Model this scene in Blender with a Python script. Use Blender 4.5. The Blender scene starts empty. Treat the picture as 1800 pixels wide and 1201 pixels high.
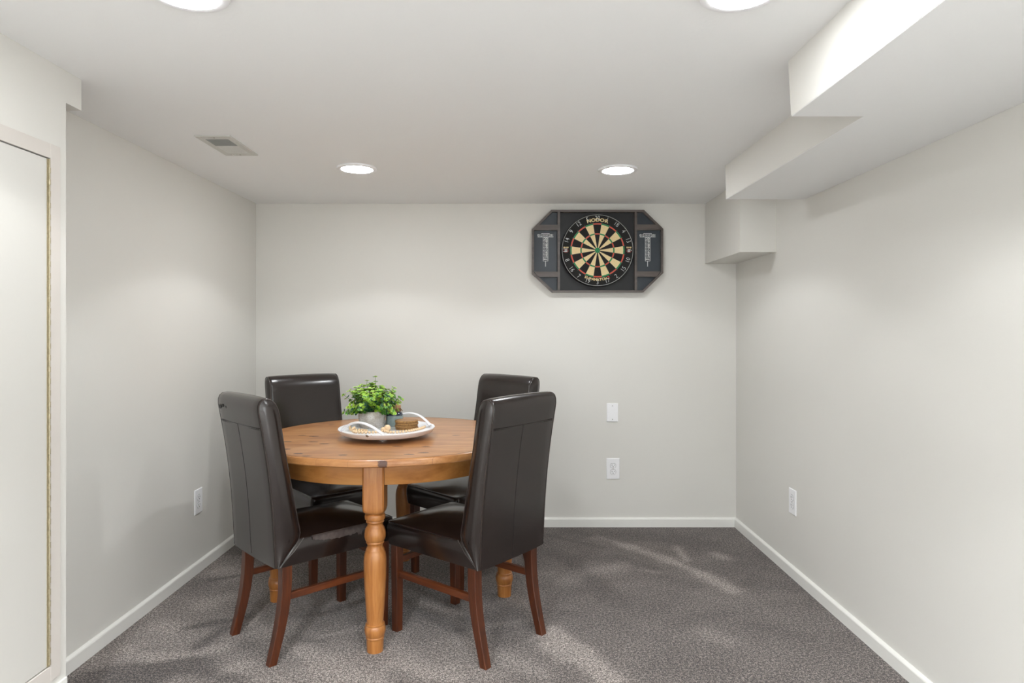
import bpy, bmesh, math, random
from mathutils import Vector, Matrix, noise as mnoise
random.seed(7)
PI = math.pi
SC = bpy.context.scene
COL = SC.collection

# ------------------------------------------------------------------ camera, world, exposure
F, PX, HZ, CH = 1165.0, 899.0, 578.0, 1.234     # focal length (px), vanishing point, camera height (m)
cam_d = bpy.data.cameras.new('camera'); cam = bpy.data.objects.new('camera', cam_d); COL.objects.link(cam)
cam.location = (0, 0, CH); cam.rotation_euler = (PI / 2, 0, 0)
cam_d.sensor_width = 36; cam_d.lens = F / 1800 * 36
cam_d.shift_x = (900 - PX) / 1800; cam_d.shift_y = -(600.5 - HZ) / 1800
cam_d.clip_start = .02
SC.camera = cam
W = bpy.data.worlds.new('world'); SC.world = W; W.use_nodes = True
W.node_tree.nodes['Background'].inputs[0].default_value = (.8, .8, .8, 1)
W.node_tree.nodes['Background'].inputs[1].default_value = .05
SC.view_settings.view_transform = 'Standard'; SC.view_settings.look = 'None'
SC.view_settings.gamma = 1; SC.view_settings.use_curve_mapping = False
SC.view_settings.exposure = -0.07
SPOT = 24.0          # watts of each downlight in view (the fixtures throw a wide cone downwards)
SPOT_FILL = 195.0  # watts of the unseen lamps added to brighten the room
SPOT_ANGLE = math.radians(128)
LAMP = 92.0          # strength of the recessed LED lenses in view
FILL = 0.6              # glowing panels added behind the camera for fill: rear, cupboard side, bare wall side
FILL_SIDE = 2.0
FILL_SIDE2 = 3.0
LAMP_FILL = 66.0     # lens strength of the unseen lamps added behind the camera

def ground(x, y, z=0.0):
    s = (y - HZ) / (CH - z)
    return Vector(((x - PX) / s, F / s, z))

# ------------------------------------------------------------------ materials
def lin(c):
    return tuple(((v / 255) / 12.92 if v / 255 <= .04045 else ((v / 255 + .055) / 1.055) ** 2.4) for v in c) + (1,)
class N:
    def __init__(s, name):
        s.m = bpy.data.materials.new(name); s.m.use_nodes = True; s.t = s.m.node_tree
        s.b = s.t.nodes['Principled BSDF']
    def n(s, typ, **kw):
        o = s.t.nodes.new(typ)
        for k, v in kw.items():
            if k in o.inputs: o.inputs[k].default_value = v
            else: setattr(o, k, v)
        return o
    def l(s, a, b): s.t.links.new(a, b)
    def setp(s, **kw):
        for k, v in kw.items(): s.b.inputs[k.replace('_', ' ')].default_value = v
        return s
    def coord(s, kind='Object', scale=(1, 1, 1), rot=(0, 0, 0)):
        c = s.n('ShaderNodeTexCoord'); m = s.n('ShaderNodeMapping')
        m.inputs['Scale'].default_value = scale; m.inputs['Rotation'].default_value = rot
        s.l(c.outputs[kind], m.inputs[0]); return m.outputs[0]
    def noise(s, vec, scale, detail=3, rough=.5, dist=0):
        o = s.n('ShaderNodeTexNoise'); o.inputs['Scale'].default_value = scale; o.inputs['Detail'].default_value = detail
        o.inputs['Roughness'].default_value = rough; o.inputs['Distortion'].default_value = dist
        if vec is not None: s.l(vec, o.inputs['Vector'])
        return o.outputs[0]
    def ramp(s, fac, stops):
        r = s.n('ShaderNodeValToRGB'); e = r.color_ramp.elements
        while len(e) < len(stops): e.new(.5)
        for i, (p, c) in enumerate(stops): e[i].position = p; e[i].color = c
        s.l(fac, r.inputs[0]); return r.outputs[0]
    def mix(s, fac, a, b, blend='MIX'):
        m = s.n('ShaderNodeMix', data_type='RGBA', blend_type=blend)
        for sock, v in ((m.inputs[0], fac), (m.inputs[6], a), (m.inputs[7], b)):
            if isinstance(v, (int, float, tuple)): sock.default_value = v
            else: s.l(v, sock)
        return m.outputs[2]
    def math(s, op, a, b=0.0):
        m = s.n('ShaderNodeMath', operation=op)
        for sock, v in ((m.inputs[0], a), (m.inputs[1], b)):
            if isinstance(v, (int, float)): sock.default_value = v
            else: s.l(v, sock)
        return m.outputs[0]
    def bump(s, h, strength=.2, dist=.002):
        b = s.n('ShaderNodeBump'); b.inputs['Strength'].default_value = strength; b.inputs['Distance'].default_value = dist
        s.l(h, b.inputs['Height']); s.l(b.outputs[0], s.b.inputs['Normal'])
def plain(name, c, rough=.5, metal=0.0, var=.06, scale=30, bump=0.0, coat=0.0):
    m = N(name); v = m.coord(); f = m.noise(v, scale, 3)
    a = tuple(x * (1 - var) for x in c[:3]) + (1,); b = tuple(min(1, x * (1 + var)) for x in c[:3]) + (1,)
    m.l(m.ramp(f, [(.3, a), (.7, b)]), m.b.inputs['Base Color'])
    m.setp(Roughness=rough, Metallic=metal, Coat_Weight=coat)
    if bump: m.bump(f, bump, .001)
    return m.m
def paint(name, c, rough=.6, bump=.12, scale=90):
    m = N(name); v = m.coord()
    big = m.noise(v, 1.7, 3); fine = m.noise(v, scale, 4, .6)
    a = tuple(x * .975 for x in c[:3]) + (1,)
    m.l(m.mix(big, a, c), m.b.inputs['Base Color']); m.setp(Roughness=rough)
    m.bump(fine, bump, .0015); return m.m

M = {}
M['wall'] = paint('wall_paint', lin((225, 223, 217)), .55)
M['ceiling'] = paint('ceiling_paint', lin((246, 247, 247)), .75, .3, 60)
M['trim'] = paint('trim_paint', lin((238, 237, 232)), .35, .05)
M['casing'] = paint('casing_paint', lin((216, 210, 203)), .45, .05)
M['door'] = paint('door_paint', lin((212, 210, 204)), .4, .04)
M['gap'] = plain('gap_shade', lin((52, 44, 34)), .8)
M['brass'] = plain('brass', lin((176, 165, 138)), .4, .6, .12, 200)
M['white_plastic'] = plain('white_plastic', lin((246, 246, 248)), .3, 0, .005)
M['slot'] = plain('dark_slot', lin((48, 46, 44)), .6)
M['screw'] = plain('screw_metal', lin((150, 148, 142)), .35, .8)
M['vent'] = plain('vent_enamel', lin((205, 204, 198)), .4, 0, .02)
M['vent_dark'] = plain('vent_duct', lin((92, 90, 86)), .7)
m = N('lamp_lens'); m.setp(Base_Color=(.9, .9, .9, 1)); m.b.inputs['Emission Color'].default_value = (.95, .975, 1, 1)
m.b.inputs['Emission Strength'].default_value = LAMP; M['lens'] = m.m
m = N('fill_lamp_lens'); m.setp(Base_Color=(.9, .9, .9, 1)); m.b.inputs['Emission Color'].default_value = (.95, .975, 1, 1)
m.b.inputs['Emission Strength'].default_value = LAMP_FILL; M['lens_fill'] = m.m

def mk_carpet():
    m = N('carpet'); v = m.coord()
    at = m.n('ShaderNodeAttribute', attribute_name='pile')
    f1 = m.noise(v, 230, 2, .6); f2 = m.noise(v, 95, 3, .6); f3 = m.noise(v, 9, 4, .6, .6)
    s = m.math('ADD', m.math('MULTIPLY', f1, .62), m.math('MULTIPLY', f2, .38))
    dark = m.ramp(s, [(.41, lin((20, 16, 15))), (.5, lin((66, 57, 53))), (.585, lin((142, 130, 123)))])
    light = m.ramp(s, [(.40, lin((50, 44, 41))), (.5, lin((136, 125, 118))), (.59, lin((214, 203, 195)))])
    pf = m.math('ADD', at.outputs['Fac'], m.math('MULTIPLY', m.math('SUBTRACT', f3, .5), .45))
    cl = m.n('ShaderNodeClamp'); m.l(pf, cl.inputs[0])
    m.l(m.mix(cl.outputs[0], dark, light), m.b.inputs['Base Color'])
    m.setp(Roughness=.95); m.b.inputs['Specular IOR Level'].default_value = .1
    m.b.inputs['Sheen Weight'].default_value = .25
    m.bump(s, .9, .008); return m.m
M['carpet'] = mk_carpet()

def mk_leather(name, base, hi, rough=.36):
    m = N(name); v = m.coord()
    big = m.noise(v, 3, 2, .5, 0); fine = m.noise(v, 240, 2, .5)
    wr = m.noise(m.coord(scale=(1, 1, 2.2)), 5, 2, .5, .0)
    m.l(m.ramp(big, [(.3, base), (.75, hi)]), m.b.inputs['Base Color'])
    m.b.inputs['Roughness'].default_value = rough; m.b.inputs['Coat Weight'].default_value = .3; m.b.inputs['Coat Roughness'].default_value = .14
    m.b.inputs['Specular IOR Level'].default_value = .6
    h = m.math('ADD', m.math('MULTIPLY', fine, .10), m.math('MULTIPLY', wr, .5))
    m.bump(h, .22, .0035); return m.m
M['leather'] = mk_leather('dark_leather', lin((25, 17, 15)), lin((34, 24, 21)), .24)
M['seam'] = plain('leather_seam', lin((24, 19, 17)), .5)
M['piping'] = mk_leather('leather_piping', lin((38, 29, 26)), lin((52, 40, 35)), .3)
M['peeled'] = plain('peeled_leather', lin((76, 67, 64)), .25, 0, .25, 60, .4)

def wood(name, stops, axis='Z', scale=1.0, rough=.35, coat=.2, bump=.05, ringscale=9):
    m = N(name)
    sc = {'Z': (14, 14, 1.1), 'Y': (14, 1.1, 14), 'X': (1.1, 14, 14)}[axis]
    v = m.coord(scale=tuple(x * scale for x in sc))
    f = m.noise(v, 2.2, 5, .6, .6); g = m.noise(v, 9, 3, .6)
    s = m.math('ADD', m.math('MULTIPLY', f, .75), m.math('MULTIPLY', g, .25))
    m.l(m.ramp(s, stops), m.b.inputs['Base Color']); m.setp(Roughness=rough, Coat_Weight=coat)
    m.b.inputs['Coat Roughness'].default_value = .25
    m.bump(s, bump, .002); return m.m
M['mahogany'] = wood('mahogany', [(.3, lin((48, 20, 6))), (.5, lin((76, 34, 11))), (.72, lin((102, 50, 19)))], rough=.38)
M['mahogany_y'] = wood('mahogany_rail', [(.3, lin((56, 24, 8))), (.5, lin((86, 40, 14))), (.72, lin((114, 57, 24)))], 'Y', rough=.38)
M['pine_leg'] = wood('pine_turned', [(.28, lin((130, 76, 34))), (.5, lin((168, 108, 54))), (.72, lin((192, 136, 78)))], rough=.32)
M['pine_apron'] = wood('pine_apron', [(.28, lin((146, 90, 42))), (.5, lin((180, 122, 64))), (.72, lin((200, 146, 86)))], 'X', .4, rough=.35)

TC = Vector((-.551, 3.039, 0)); TZ = .75; TR = .598
def mk_top():
    m = N('pine_tabletop'); ang = math.radians(61)
    v = m.coord(scale=(1.0, 9, 9), rot=(0, 0, -ang))
    f = m.noise(v, 2.4, 5, .62, .8); g = m.noise(v, 14, 3, .6)
    # board-to-board variation: boards 0.12 m wide across the grain
    c = m.n('ShaderNodeTexCoord'); mp = m.n('ShaderNodeMapping'); mp.inputs['Rotation'].default_value = (0, 0, -ang)
    m.l(c.outputs['Object'], mp.inputs[0]); sx = m.n('ShaderNodeSeparateXYZ'); m.l(mp.outputs[0], sx.inputs[0])
    q = m.math('MULTIPLY', sx.outputs[1], 1 / .121); fl = m.math('FLOOR', q); wn = m.n('ShaderNodeTexWhiteNoise', noise_dimensions='1D')
    m.l(fl, wn.inputs['W'])
    s = m.math('ADD', m.math('ADD', m.math('MULTIPLY', f, .7), m.math('MULTIPLY', g, .2)), m.math('MULTIPLY', wn.outputs[0], .12))
    col = m.ramp(s, [(.3, lin((150, 94, 48))), (.52, lin((188, 132, 80))), (.78, lin((214, 164, 110)))])
    fr = m.math('FRACT', q); e = m.math('ABSOLUTE', m.math('SUBTRACT', fr, .5))
    seam = m.math('GREATER_THAN', e, .4925)
    col = m.mix(m.math('MULTIPLY', seam, .35), col, lin((120, 70, 34)))
    # knots (dark ovals) where the photographed top has them
    knots = [(315,325),(375,343),(225,237),(340,190),(425,197),(420,238),(555,112),(1040,270),(1250,272),(1235,318),(1470,190),(935,372),(500,253),(215,292),(640,335),(1130,330)]
    tot = None
    for i, (zx, zy) in enumerate(knots):
        p = ground(450 + zx / 4.186, 720 + zy / 4.186, TZ) - TC
        d = m.n('ShaderNodeVectorMath', operation='SUBTRACT'); m.l(c.outputs['Object'], d.inputs[0]); d.inputs[1].default_value = (p.x, p.y, 0)
        k = m.n('ShaderNodeMapping'); m.l(d.outputs[0], k.inputs[0]); r = random.uniform(.013, .019)
        k.inputs['Rotation'].default_value = (0, 0, -ang); k.inputs['Scale'].default_value = (1 / (r * 1.5), 1 / (r * .75), 0)
        ln = m.n('ShaderNodeVectorMath', operation='LENGTH'); m.l(k.outputs[0], ln.inputs[0])
        tot = ln.outputs['Value'] if tot is None else m.math('MINIMUM', tot, ln.outputs['Value'])
    tot = m.math('ADD', tot, m.math('MULTIPLY', m.math('SUBTRACT', m.noise(c.outputs['Object'], 70, 3), .5), 1.1))
    kn = m.ramp(tot, [(.8, (1, 1, 1, 1)), (1.35, (0, 0, 0, 1))])
    m.l(m.mix(m.math('MULTIPLY', kn, .92), col, lin((70, 38, 28))), m.b.inputs['Base Color'])
    m.setp(Roughness=.32, Coat_Weight=.25); m.b.inputs['Coat Roughness'].default_value = .2
    m.bump(s, .04, .002); return m.m
M['pine_top'] = mk_top()

# ------------------------------------------------------------------ geometry helpers
class B:
    def __init__(s): s.bm = bmesh.new()
    def box(s, x0, x1, y0, y1, z0, z1, bev=0.0, mi=0):
        vs = [s.bm.verts.new(p) for p in ((x0,y0,z0),(x1,y0,z0),(x1,y1,z0),(x0,y1,z0),(x0,y0,z1),(x1,y0,z1),(x1,y1,z1),(x0,y1,z1))]
        fs = [s.bm.faces.new([vs[i] for i in f]) for f in ((0,3,2,1),(4,5,6,7),(0,1,5,4),(1,2,6,5),(2,3,7,6),(3,0,4,7))]
        for f in fs: f.material_index = mi
        if bev:
            es = list({e for f in fs for e in f.edges})
            bmesh.ops.bevel(s.bm, geom=es, offset=bev, segments=2, profile=.5, affect='EDGES', material=mi)
        return s
    def loft(s, rings, cap=True, closed=True, mi=0):
        vr = [[s.bm.verts.new(p) for p in r] for r in rings]; n = len(rings[0])
        for a, b in zip(vr, vr[1:]):
            for i in range(n if closed else n - 1):
                f = s.bm.faces.new((a[i], a[(i+1) % n], b[(i+1) % n], b[i])); f.material_index = mi
        if cap:
            s.bm.faces.new(list(reversed(vr[0]))).material_index = mi; s.bm.faces.new(vr[-1]).material_index = mi
        return s
    def lathe(s, prof, c=(0, 0, 0), n=48, sx=1.0, sy=1.0, cap=True, mi=0):
        rings = [[(c[0] + r * sx * math.cos(2*PI*k/n), c[1] + r * sy * math.sin(2*PI*k/n), c[2] + z) for k in range(n)] for r, z in prof]
        return s.loft(rings, cap, mi=mi)
    def tube(s, pts, r, n=8, closed=False, flat=None, mi=0):
        pts = [Vector(p) for p in pts]; L = len(pts); rings = []; up = None
        for i, p in enumerate(pts):
            if closed: t = pts[(i+1) % L] - pts[i-1]
            else: t = pts[min(i+1, L-1)] - pts[max(i-1, 0)]
            t.normalize()
            if up is None:
                up = Vector((0, 0, 1)) if abs(t.z) < .9 else Vector((1, 0, 0))
            side = t.cross(up).normalized(); up = side.cross(t).normalized()
            ra, rb = (flat if flat else (r, r))
            if callable(r): ra = rb = r(i / (L - 1))
            rings.append([p + side * ra * math.cos(2*PI*k/n) + up * rb * math.sin(2*PI*k/n) for k in range(n)])
        if closed: rings.append(rings[0]); 
        return s.loft(rings, cap=not closed, mi=mi)
    def sphere(s, c, r, u=12, v=8, sz=1.0, mi=0):
        rings = [[(c[0] + r*math.sin(PI*j/v)*math.cos(2*PI*k/u), c[1] + r*math.sin(PI*j/v)*math.sin(2*PI*k/u), c[2] - r*sz*math.cos(PI*j/v)) for k in range(u)] for j in range(1, v)]
        vr = [[s.bm.verts.new(p) for p in q] for q in rings]; a = s.bm.verts.new((c[0], c[1], c[2]-r*sz)); b = s.bm.verts.new((c[0], c[1], c[2]+r*sz))
        for x, y in zip(vr, vr[1:]):
            for i in range(u): s.bm.faces.new((x[i], x[(i+1) % u], y[(i+1) % u], y[i])).material_index = mi
        for i in range(u):
            s.bm.faces.new((a, vr[0][(i+1) % u], vr[0][i])).material_index = mi
            s.bm.faces.new((b, vr[-1][i], vr[-1][(i+1) % u])).material_index = mi
        return s
    def prism_y(s, poly, y0, y1, mi=0):      # polygon in x,z extruded in depth
        return s.loft([[(x, y0, z) for x, z in poly], [(x, y1, z) for x, z in poly]], mi=mi)
    def xf(s, mat): s.bm.transform(mat); return s
    def build(s, name, mats, parent=None, smooth=None, loc=None, **props):
        bmesh.ops.recalc_face_normals(s.bm, faces=s.bm.faces)
        me = bpy.data.meshes.new(name); s.bm.to_mesh(me); s.bm.free()
        for m_ in (mats if isinstance(mats, (list, tuple)) else [mats]): me.materials.append(m_)
        if smooth:
            me.polygons.foreach_set('use_smooth', [True] * len(me.polygons))
            me.set_sharp_from_angle(angle=math.radians(smooth))
        o = bpy.data.objects.new(name, me); COL.objects.link(o)
        if parent is not None: o.parent = parent
        if loc is not None: o.location = loc
        for k, v in props.items(): o[k] = v
        return o
def thing(name, label, cat, loc=(0, 0, 0), rz=0, group=None):
    o = bpy.data.objects.new(name, None); COL.objects.link(o); o.location = loc; o.rotation_euler = (0, 0, rz)
    o.empty_display_size = .05; o['label'] = label; o['category'] = cat
    if group: o['group'] = group
    return o
def copy_tree(o, parent=None):
    kids = list(o.children); c = o.copy(); COL.objects.link(c); c.parent = parent
    for k in kids: copy_tree(k, c)
    return c
def S(label, cat): return dict(kind='structure', label=label, category=cat)

# ------------------------------------------------------------------ the room
XL, XR, YB, CZ, XC, YC, YR = -1.592, 1.40, 4.131, 2.014, -1.347, 2.004, -3.4
DR, DF = 1.926, 1.15         # cupboard door edges along the partition
def floor():
    nx, ny = 150, 380; x0, x1, y0, y1 = XL - .02, XR + .02, YR - .02, YB + .02
    segs = []
    def sg(a, b, w, amp): segs.append((ground(*a).to_2d(), ground(*b).to_2d(), w, amp))
    sg((1045,945),(1110,962),.035,.55); sg((1110,962),(1175,985),.045,.6); sg((1175,985),(1240,1012),.03,.65); sg((1240,1012),(1288,1038),.05,.75)
    sg((1190,962),(1206,985),.022,.6); sg((1258,974),(1272,980),.04,.55); sg((1135,1002),(1150,1006),.03,.35); sg((1030,1006),(1095,998),.06,.3)
    sg((972,1108),(1020,1150),.045,.8); sg((1020,1150),(1080,1201),.05,.9); sg((960,1135),(990,1160),.03,.45); sg((1240,1112),(1275,1125),.06,.3)
    sg((960,940),(1062,963),.015,-.4); sg((1000,930),(1075,955),.02,-.35); sg((1085,978),(1150,1000),.02,-.3); sg((1000,985),(1090,1060),.05,-.25)
    sg((1120,940),(1230,955),.1,-.2); sg((960,1010),(1000,1020),.06,.25); sg((955,1120),(975,1135),.05,.4)
    sg((190,1185),(330,1168),.05,-.75); sg((330,1168),(420,1195),.05,-.6); sg((160,1195),(260,1195),.07,-.5)
    sg((330,1104),(430,1086),.025,-.6); sg((345,1140),(395,1105),.03,-.65); sg((385,1150),(440,1130),.05,-.3); sg((250,1142),(270,1140),.03,-.3)
    sg((280,1100),(320,1100),.05,.25); sg((225,1140),(255,1150),.06,.3); sg((270,1162),(320,1152),.035,.5); sg((360,1145),(395,1140),.045,.45); sg((395,1180),(420,1172),.03,.6)
    sg((360,1065),(400,1050),.05,.35); sg((375,1005),(400,1000),.04,.3); sg((370,1020),(420,1012),.02,-.5); sg((440,1100),(462,1078),.008,.9)
    sg((530,1140),(570,1170),.03,.7); sg((570,1170),(650,1195),.06,.7); sg((500,1125),(560,1125),.05,-.3); sg((520,1085),(600,1065),.04,-.35); sg((560,1120),(620,1108),.02,.35)
    sg((740,1060),(800,1080),.03,.45); sg((735,1072),(805,1108),.025,-.5); sg((800,1130),(850,1190),.08,.35); sg((680,1130),(760,1180),.07,.35); sg((830,1090),(900,1080),.05,-.3)
    sg((870,1110),(935,1100),.02,-.55); sg((880,1040),(915,1060),.04,.3); sg((880,1150),(960,1190),.05,.3); sg((690,1170),(800,1195),.05,.4)
    vs, fs, at = [], [], []
    for j in range(ny + 1):
        for i in range(nx + 1):
            x = x0 + (x1 - x0) * i / nx; y = y0 + (y1 - y0) * j / ny; vs.append((x, y, 0))
            p = Vector((x, y)); a = .14
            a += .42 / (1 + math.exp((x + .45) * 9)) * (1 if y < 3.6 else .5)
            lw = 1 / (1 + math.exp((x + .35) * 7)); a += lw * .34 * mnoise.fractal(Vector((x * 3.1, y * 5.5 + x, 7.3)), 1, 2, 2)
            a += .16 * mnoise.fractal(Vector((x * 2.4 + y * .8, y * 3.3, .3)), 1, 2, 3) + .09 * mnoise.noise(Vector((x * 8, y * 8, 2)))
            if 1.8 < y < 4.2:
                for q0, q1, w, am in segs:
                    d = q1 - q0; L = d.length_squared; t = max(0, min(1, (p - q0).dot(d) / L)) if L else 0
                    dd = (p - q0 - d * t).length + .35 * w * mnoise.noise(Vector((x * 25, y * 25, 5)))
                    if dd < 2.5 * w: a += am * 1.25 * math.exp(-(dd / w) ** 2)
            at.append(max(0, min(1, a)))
    for j in range(ny):
        for i in range(nx):
            a = j * (nx + 1) + i; fs.append((a, a + 1, a + nx + 2, a + nx + 1))
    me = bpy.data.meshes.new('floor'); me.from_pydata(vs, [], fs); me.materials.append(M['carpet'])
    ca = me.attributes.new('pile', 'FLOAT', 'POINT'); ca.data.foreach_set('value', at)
    o = bpy.data.objects.new('floor', me); COL.objects.link(o)
    for k, v in S('grey brown speckled carpet with paler brushed patches', 'carpet').items(): o[k] = v
floor()
M['pale_bounce'] = paint('pale_bounce', lin((205, 203, 198)), .5, .05)  # pale sheet added over the unseen floor to bounce light
B().box(XL-.02, XR+.02, YR-.02, -.4, 0, .004).build('floor_bounce', M['pale_bounce'], **S('unseen pale floor sheet added behind the camera to bounce light', 'floor'))
B().box(XL-.1, XR+.1, YR-.1, YB+.1, CZ, CZ+.1).build('ceiling', M['ceiling'], **S('low flat white basement ceiling with four round lights', 'ceiling'))
B().box(XL-.1, XR+.1, YB, YB+.1, -.05, CZ).build('wall_back', M['wall'], **S('plain greige wall behind the table with the dartboard on it', 'wall'))
B().box(XL-.1, XL, YC, YB, -.05, CZ).build('wall_left', M['wall'], **S('greige side wall with one outlet, beyond the cupboard', 'wall'))
B().box(XR, XR+.1, YR, YB, -.05, CZ).build('wall_right', M['wall'], **S('long bare greige side wall under the boxed ceiling soffits', 'wall'))
B().box(XL-.1, XR+.1, YR-.1, YR, -.05, CZ).build('wall_rear', M['wall'], **S('wall behind the camera', 'wall'))
# fill light: framed glowing panels added out of view behind the camera
m = N('rear_fill_glow'); m.setp(Base_Color=(.9, .9, .9, 1)); m.b.inputs['Emission Color'].default_value = (.93, .97, 1, 1)
m.b.inputs['Emission Strength'].default_value = FILL; M['rear_fill'] = m.m
def fill_panel(name, c, hw, rz, z0, z1, mat, label):
    T_ = Matrix.Translation(c) @ Matrix.Rotation(rz, 4, 'Z')          # local: glowing panel in x,z facing +y
    b = B(); b.box(-hw, hw, 0, .006, z0, z1); b.xf(T_); wd = b.build(name, mat, **S(label, 'fill_panel'))
    b = B()
    for x0, x1, q0, q1 in ((-hw-.06, -hw, z0-.06, z1+.06), (hw, hw+.06, z0-.06, z1+.06), (-hw, hw, z1, z1+.06), (-hw, hw, z0-.06, z0), (-.03, .03, z0, z1)): b.box(x0, x1, 0, .03, q0, q1)
    b.xf(T_); b.build('panel_frame', M['trim'], wd)
fill_panel('fill_panel_1', (0, YR, 0), 1.1, 0, .25, 1.90, M['rear_fill'], 'wide glowing panel added unseen behind the camera for fill light')
m2 = N('side_fill_glow'); m2.setp(Base_Color=(.9, .9, .9, 1)); m2.b.inputs['Emission Color'].default_value = (.93, .97, 1, 1); m2.b.inputs['Emission Strength'].default_value = FILL_SIDE
m3 = N('far_side_fill_glow'); m3.setp(Base_Color=(.9, .9, .9, 1)); m3.b.inputs['Emission Color'].default_value = (.93, .97, 1, 1); m3.b.inputs['Emission Strength'].default_value = FILL_SIDE2
fill_panel('fill_panel_2', (XC, -1.35, 0), 1.15, -PI/2, .15, 1.75, m2.m, 'glowing panel added unseen behind the camera for fill light, cupboard side')
fill_panel('fill_panel_3', (XR, -1.35, 0), 1.15, PI/2, .15, 1.70, m3.m, 'glowing panel added unseen behind the camera for fill light, bare wall side')
# partition with the built-in cupboard: solid wall with an opening for the shallow cupboard
DZ0, DZ1 = .254, 1.727
b = B(); b.box(XL-.1, XC, YR, DF-.004, -.05, CZ); b.box(XL-.1, XC, DR+.004, YC, -.05, CZ)
b.box(XL-.1, XC, DF-.004, DR+.004, -.05, DZ0-.004); b.box(XL-.1, XC, DF-.004, DR+.004, DZ1+.004, CZ); b.box(XL-.1, XC-.03, DF-.004, DR+.004, DZ0-.004, DZ1+.004)
b.build('wall_partition', M['wall'], **S('pale projecting wall holding the white cupboard door', 'wall'))
B().box(XC-.12, XC, YC, YC+.072, 1.917, CZ).build('trim_1', M['wall'], **S('short boxed stub under the ceiling at the end of the cupboard wall', 'soffit'))
# casing around the cupboard door
w = .046
b = B(); b.box(XC-.001, XC+.006, DF-w, DF-.003, DZ0-w-.003, DZ1+w, .0015); b.box(XC-.001, XC+.006, DR+.003, DR+w, DZ0-w-.003, DZ1+w, .0015)
b.box(XC-.001, XC+.006, DF-.003, DR+.003, DZ1+.003, DZ1+w, .0015); b.box(XC-.001, XC+.006, DF-.003, DR+.003, DZ0-w-.003, DZ0-.003, .0015)
b.build('trim_2', M['casing'], **S('flat cream casing around the white cupboard door', 'door casing'))
d = B().box(XC-.018, XC+.003, DF, DR-.004, DZ0, DZ1, .0015).build('door_1', M['door'], **S('plain white flush cupboard door with a long brass hinge', 'door'))
b = B(); b.box(XC+.0025, XC+.0045, DR-.0095, DR+.0005, DZ0, DZ1)
z = DZ0 + .004
b.tube([(XC+.0062, DR-.0025, DZ0+.001), (XC+.0062, DR-.0025, DZ1-.001)], .0022, 8)
while z < DZ1 - .02:
    b.tube([(XC+.0062, DR-.0025, z), (XC+.0062, DR-.0025, z + .0155)], .0036, 10); z += .034
b.build('hinge', M['brass'], d, 40, label='long brass piano hinge')
B().box(XC-.0295, XC-.019, DF-.0035, DR+.0035, DZ0-.0035, DZ1+.0035).build('backing', M['gap'], d)  # dark brown sheet, its colour stands for the shade in the door gap

# boxed soffits along the right wall
SZ = CH + .62
def soffit(name, y0, y1, xt, xb, label):
    B().loft([[(xb, y0, SZ), (XR, y0, SZ), (XR, y0, CZ), (xt, y0, CZ)], [(xb, y1, SZ), (XR, y1, SZ), (XR, y1, CZ), (xt, y1, CZ)]]).build(name, M['wall'], **S(label, 'soffit'))
YS1 = F * (SZ - CH) / 374; YS0 = F * (SZ - CH) / 228
soffit('trim_3', YS1, YS0, 1.022, 1.026, 'narrower far length of the boxed soffit under the ceiling')
soffit('trim_4', YR, YS1, .806, .815, 'wide near length of the boxed soffit beside the round light')
B().box(1.207, XR, 3.50, YB, CH+.405, CZ).build('trim_5', M['wall'], **S('square boxed corner drop high beside the dartboard', 'soffit'))
# the soffit undersides are painted like the ceiling: thin ceiling boards
B().box(.816, XR-.001, YR, YS1-.001, SZ-.0015, SZ+.0005).build('trim_6', M['ceiling'], **S('white painted underside of the wide near soffit', 'soffit'))
B().box(1.027, XR-.001, YS1-.001, YS0-.001, SZ-.0015, SZ+.0005).build('trim_7', M['ceiling'], **S('white painted underside of the narrow far soffit', 'soffit'))

# baseboards: flat board with an eased top edge
def base(name, p0, p1, nrm, label, h=.052, t=.014):
    p0, p1, n = Vector(p0), Vector(p1), Vector(nrm)
    prof = [(0, -.01), (t, -.01), (t, h - .010), (t - .002, h - .006), (.003, h), (0, h)]
    B().loft([[p + n * a + Vector((0, 0, c)) for a, c in prof] for p in (p0, p1)]).build(name, M['trim'], **S(label, 'baseboard'))
base('baseboard_back', (XL, YB, 0), (XR, YB, 0), (0, -1, 0), 'white baseboard along the wall with the dartboard', .058)
base('baseboard_left', (XL, YC, 0), (XL, YB, 0), (1, 0, 0), 'white baseboard under the side wall outlet by the chairs', .058)
base('baseboard_right', (XR, YR, 0), (XR, YB, 0), (-1, 0, 0), 'white baseboard along the long bare side wall', .058)
b = B(); b.box(XC, XC+.008, YR, YC-.004, -.01, .185, .002); b.build('baseboard_partition', M['trim'], **S('tall white baseboard below the cupboard door', 'baseboard'))

# ------------------------------------------------------------------ ceiling lights and register
def lamp(x, y, label, lens='lens'):
    t = thing('ceiling_light', label, 'light', (x, y, CZ), 0, None)
    B().lathe([(.0955, 0), (.0965, -.004), (.094, -.0085), (.086, -.0105), (.076, -.0095), (.0730, -.006), (.0730, 0)], n=64).build('trim_ring', M['white_plastic'], t, 40)
    B().lathe([(.0729, -.0055), (.0720, -.0075), (.066, -.0105), (.05, -.013), (.02, -.0142), (.001, -.0145)], n=64, cap=True).build('lens', M[lens], t, 60)
    ld = bpy.data.lights.new('downlight', 'SPOT'); ld.energy = SPOT if lens == 'lens' else SPOT_FILL; ld.color = (.95, .975, 1)
    ld.shadow_soft_size = .065; ld.spot_size = SPOT_ANGLE; ld.spot_blend = .22
    lo = bpy.data.objects.new('downlight', ld); COL.objects.link(lo); lo.parent = t; lo.location = (0, 0, -.016)
    return t
lamp(-.75, 1.525, 'round ceiling light cut by the top edge, on the cupboard side')
lamp(.530, 1.525, 'round ceiling light cut by the top edge, beside the wide soffit')
lamp(-.748, 3.212, 'whole round ceiling light above the plant, near the vent')
lamp(.520, 3.238, 'whole round ceiling light above the dartboard')
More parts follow.
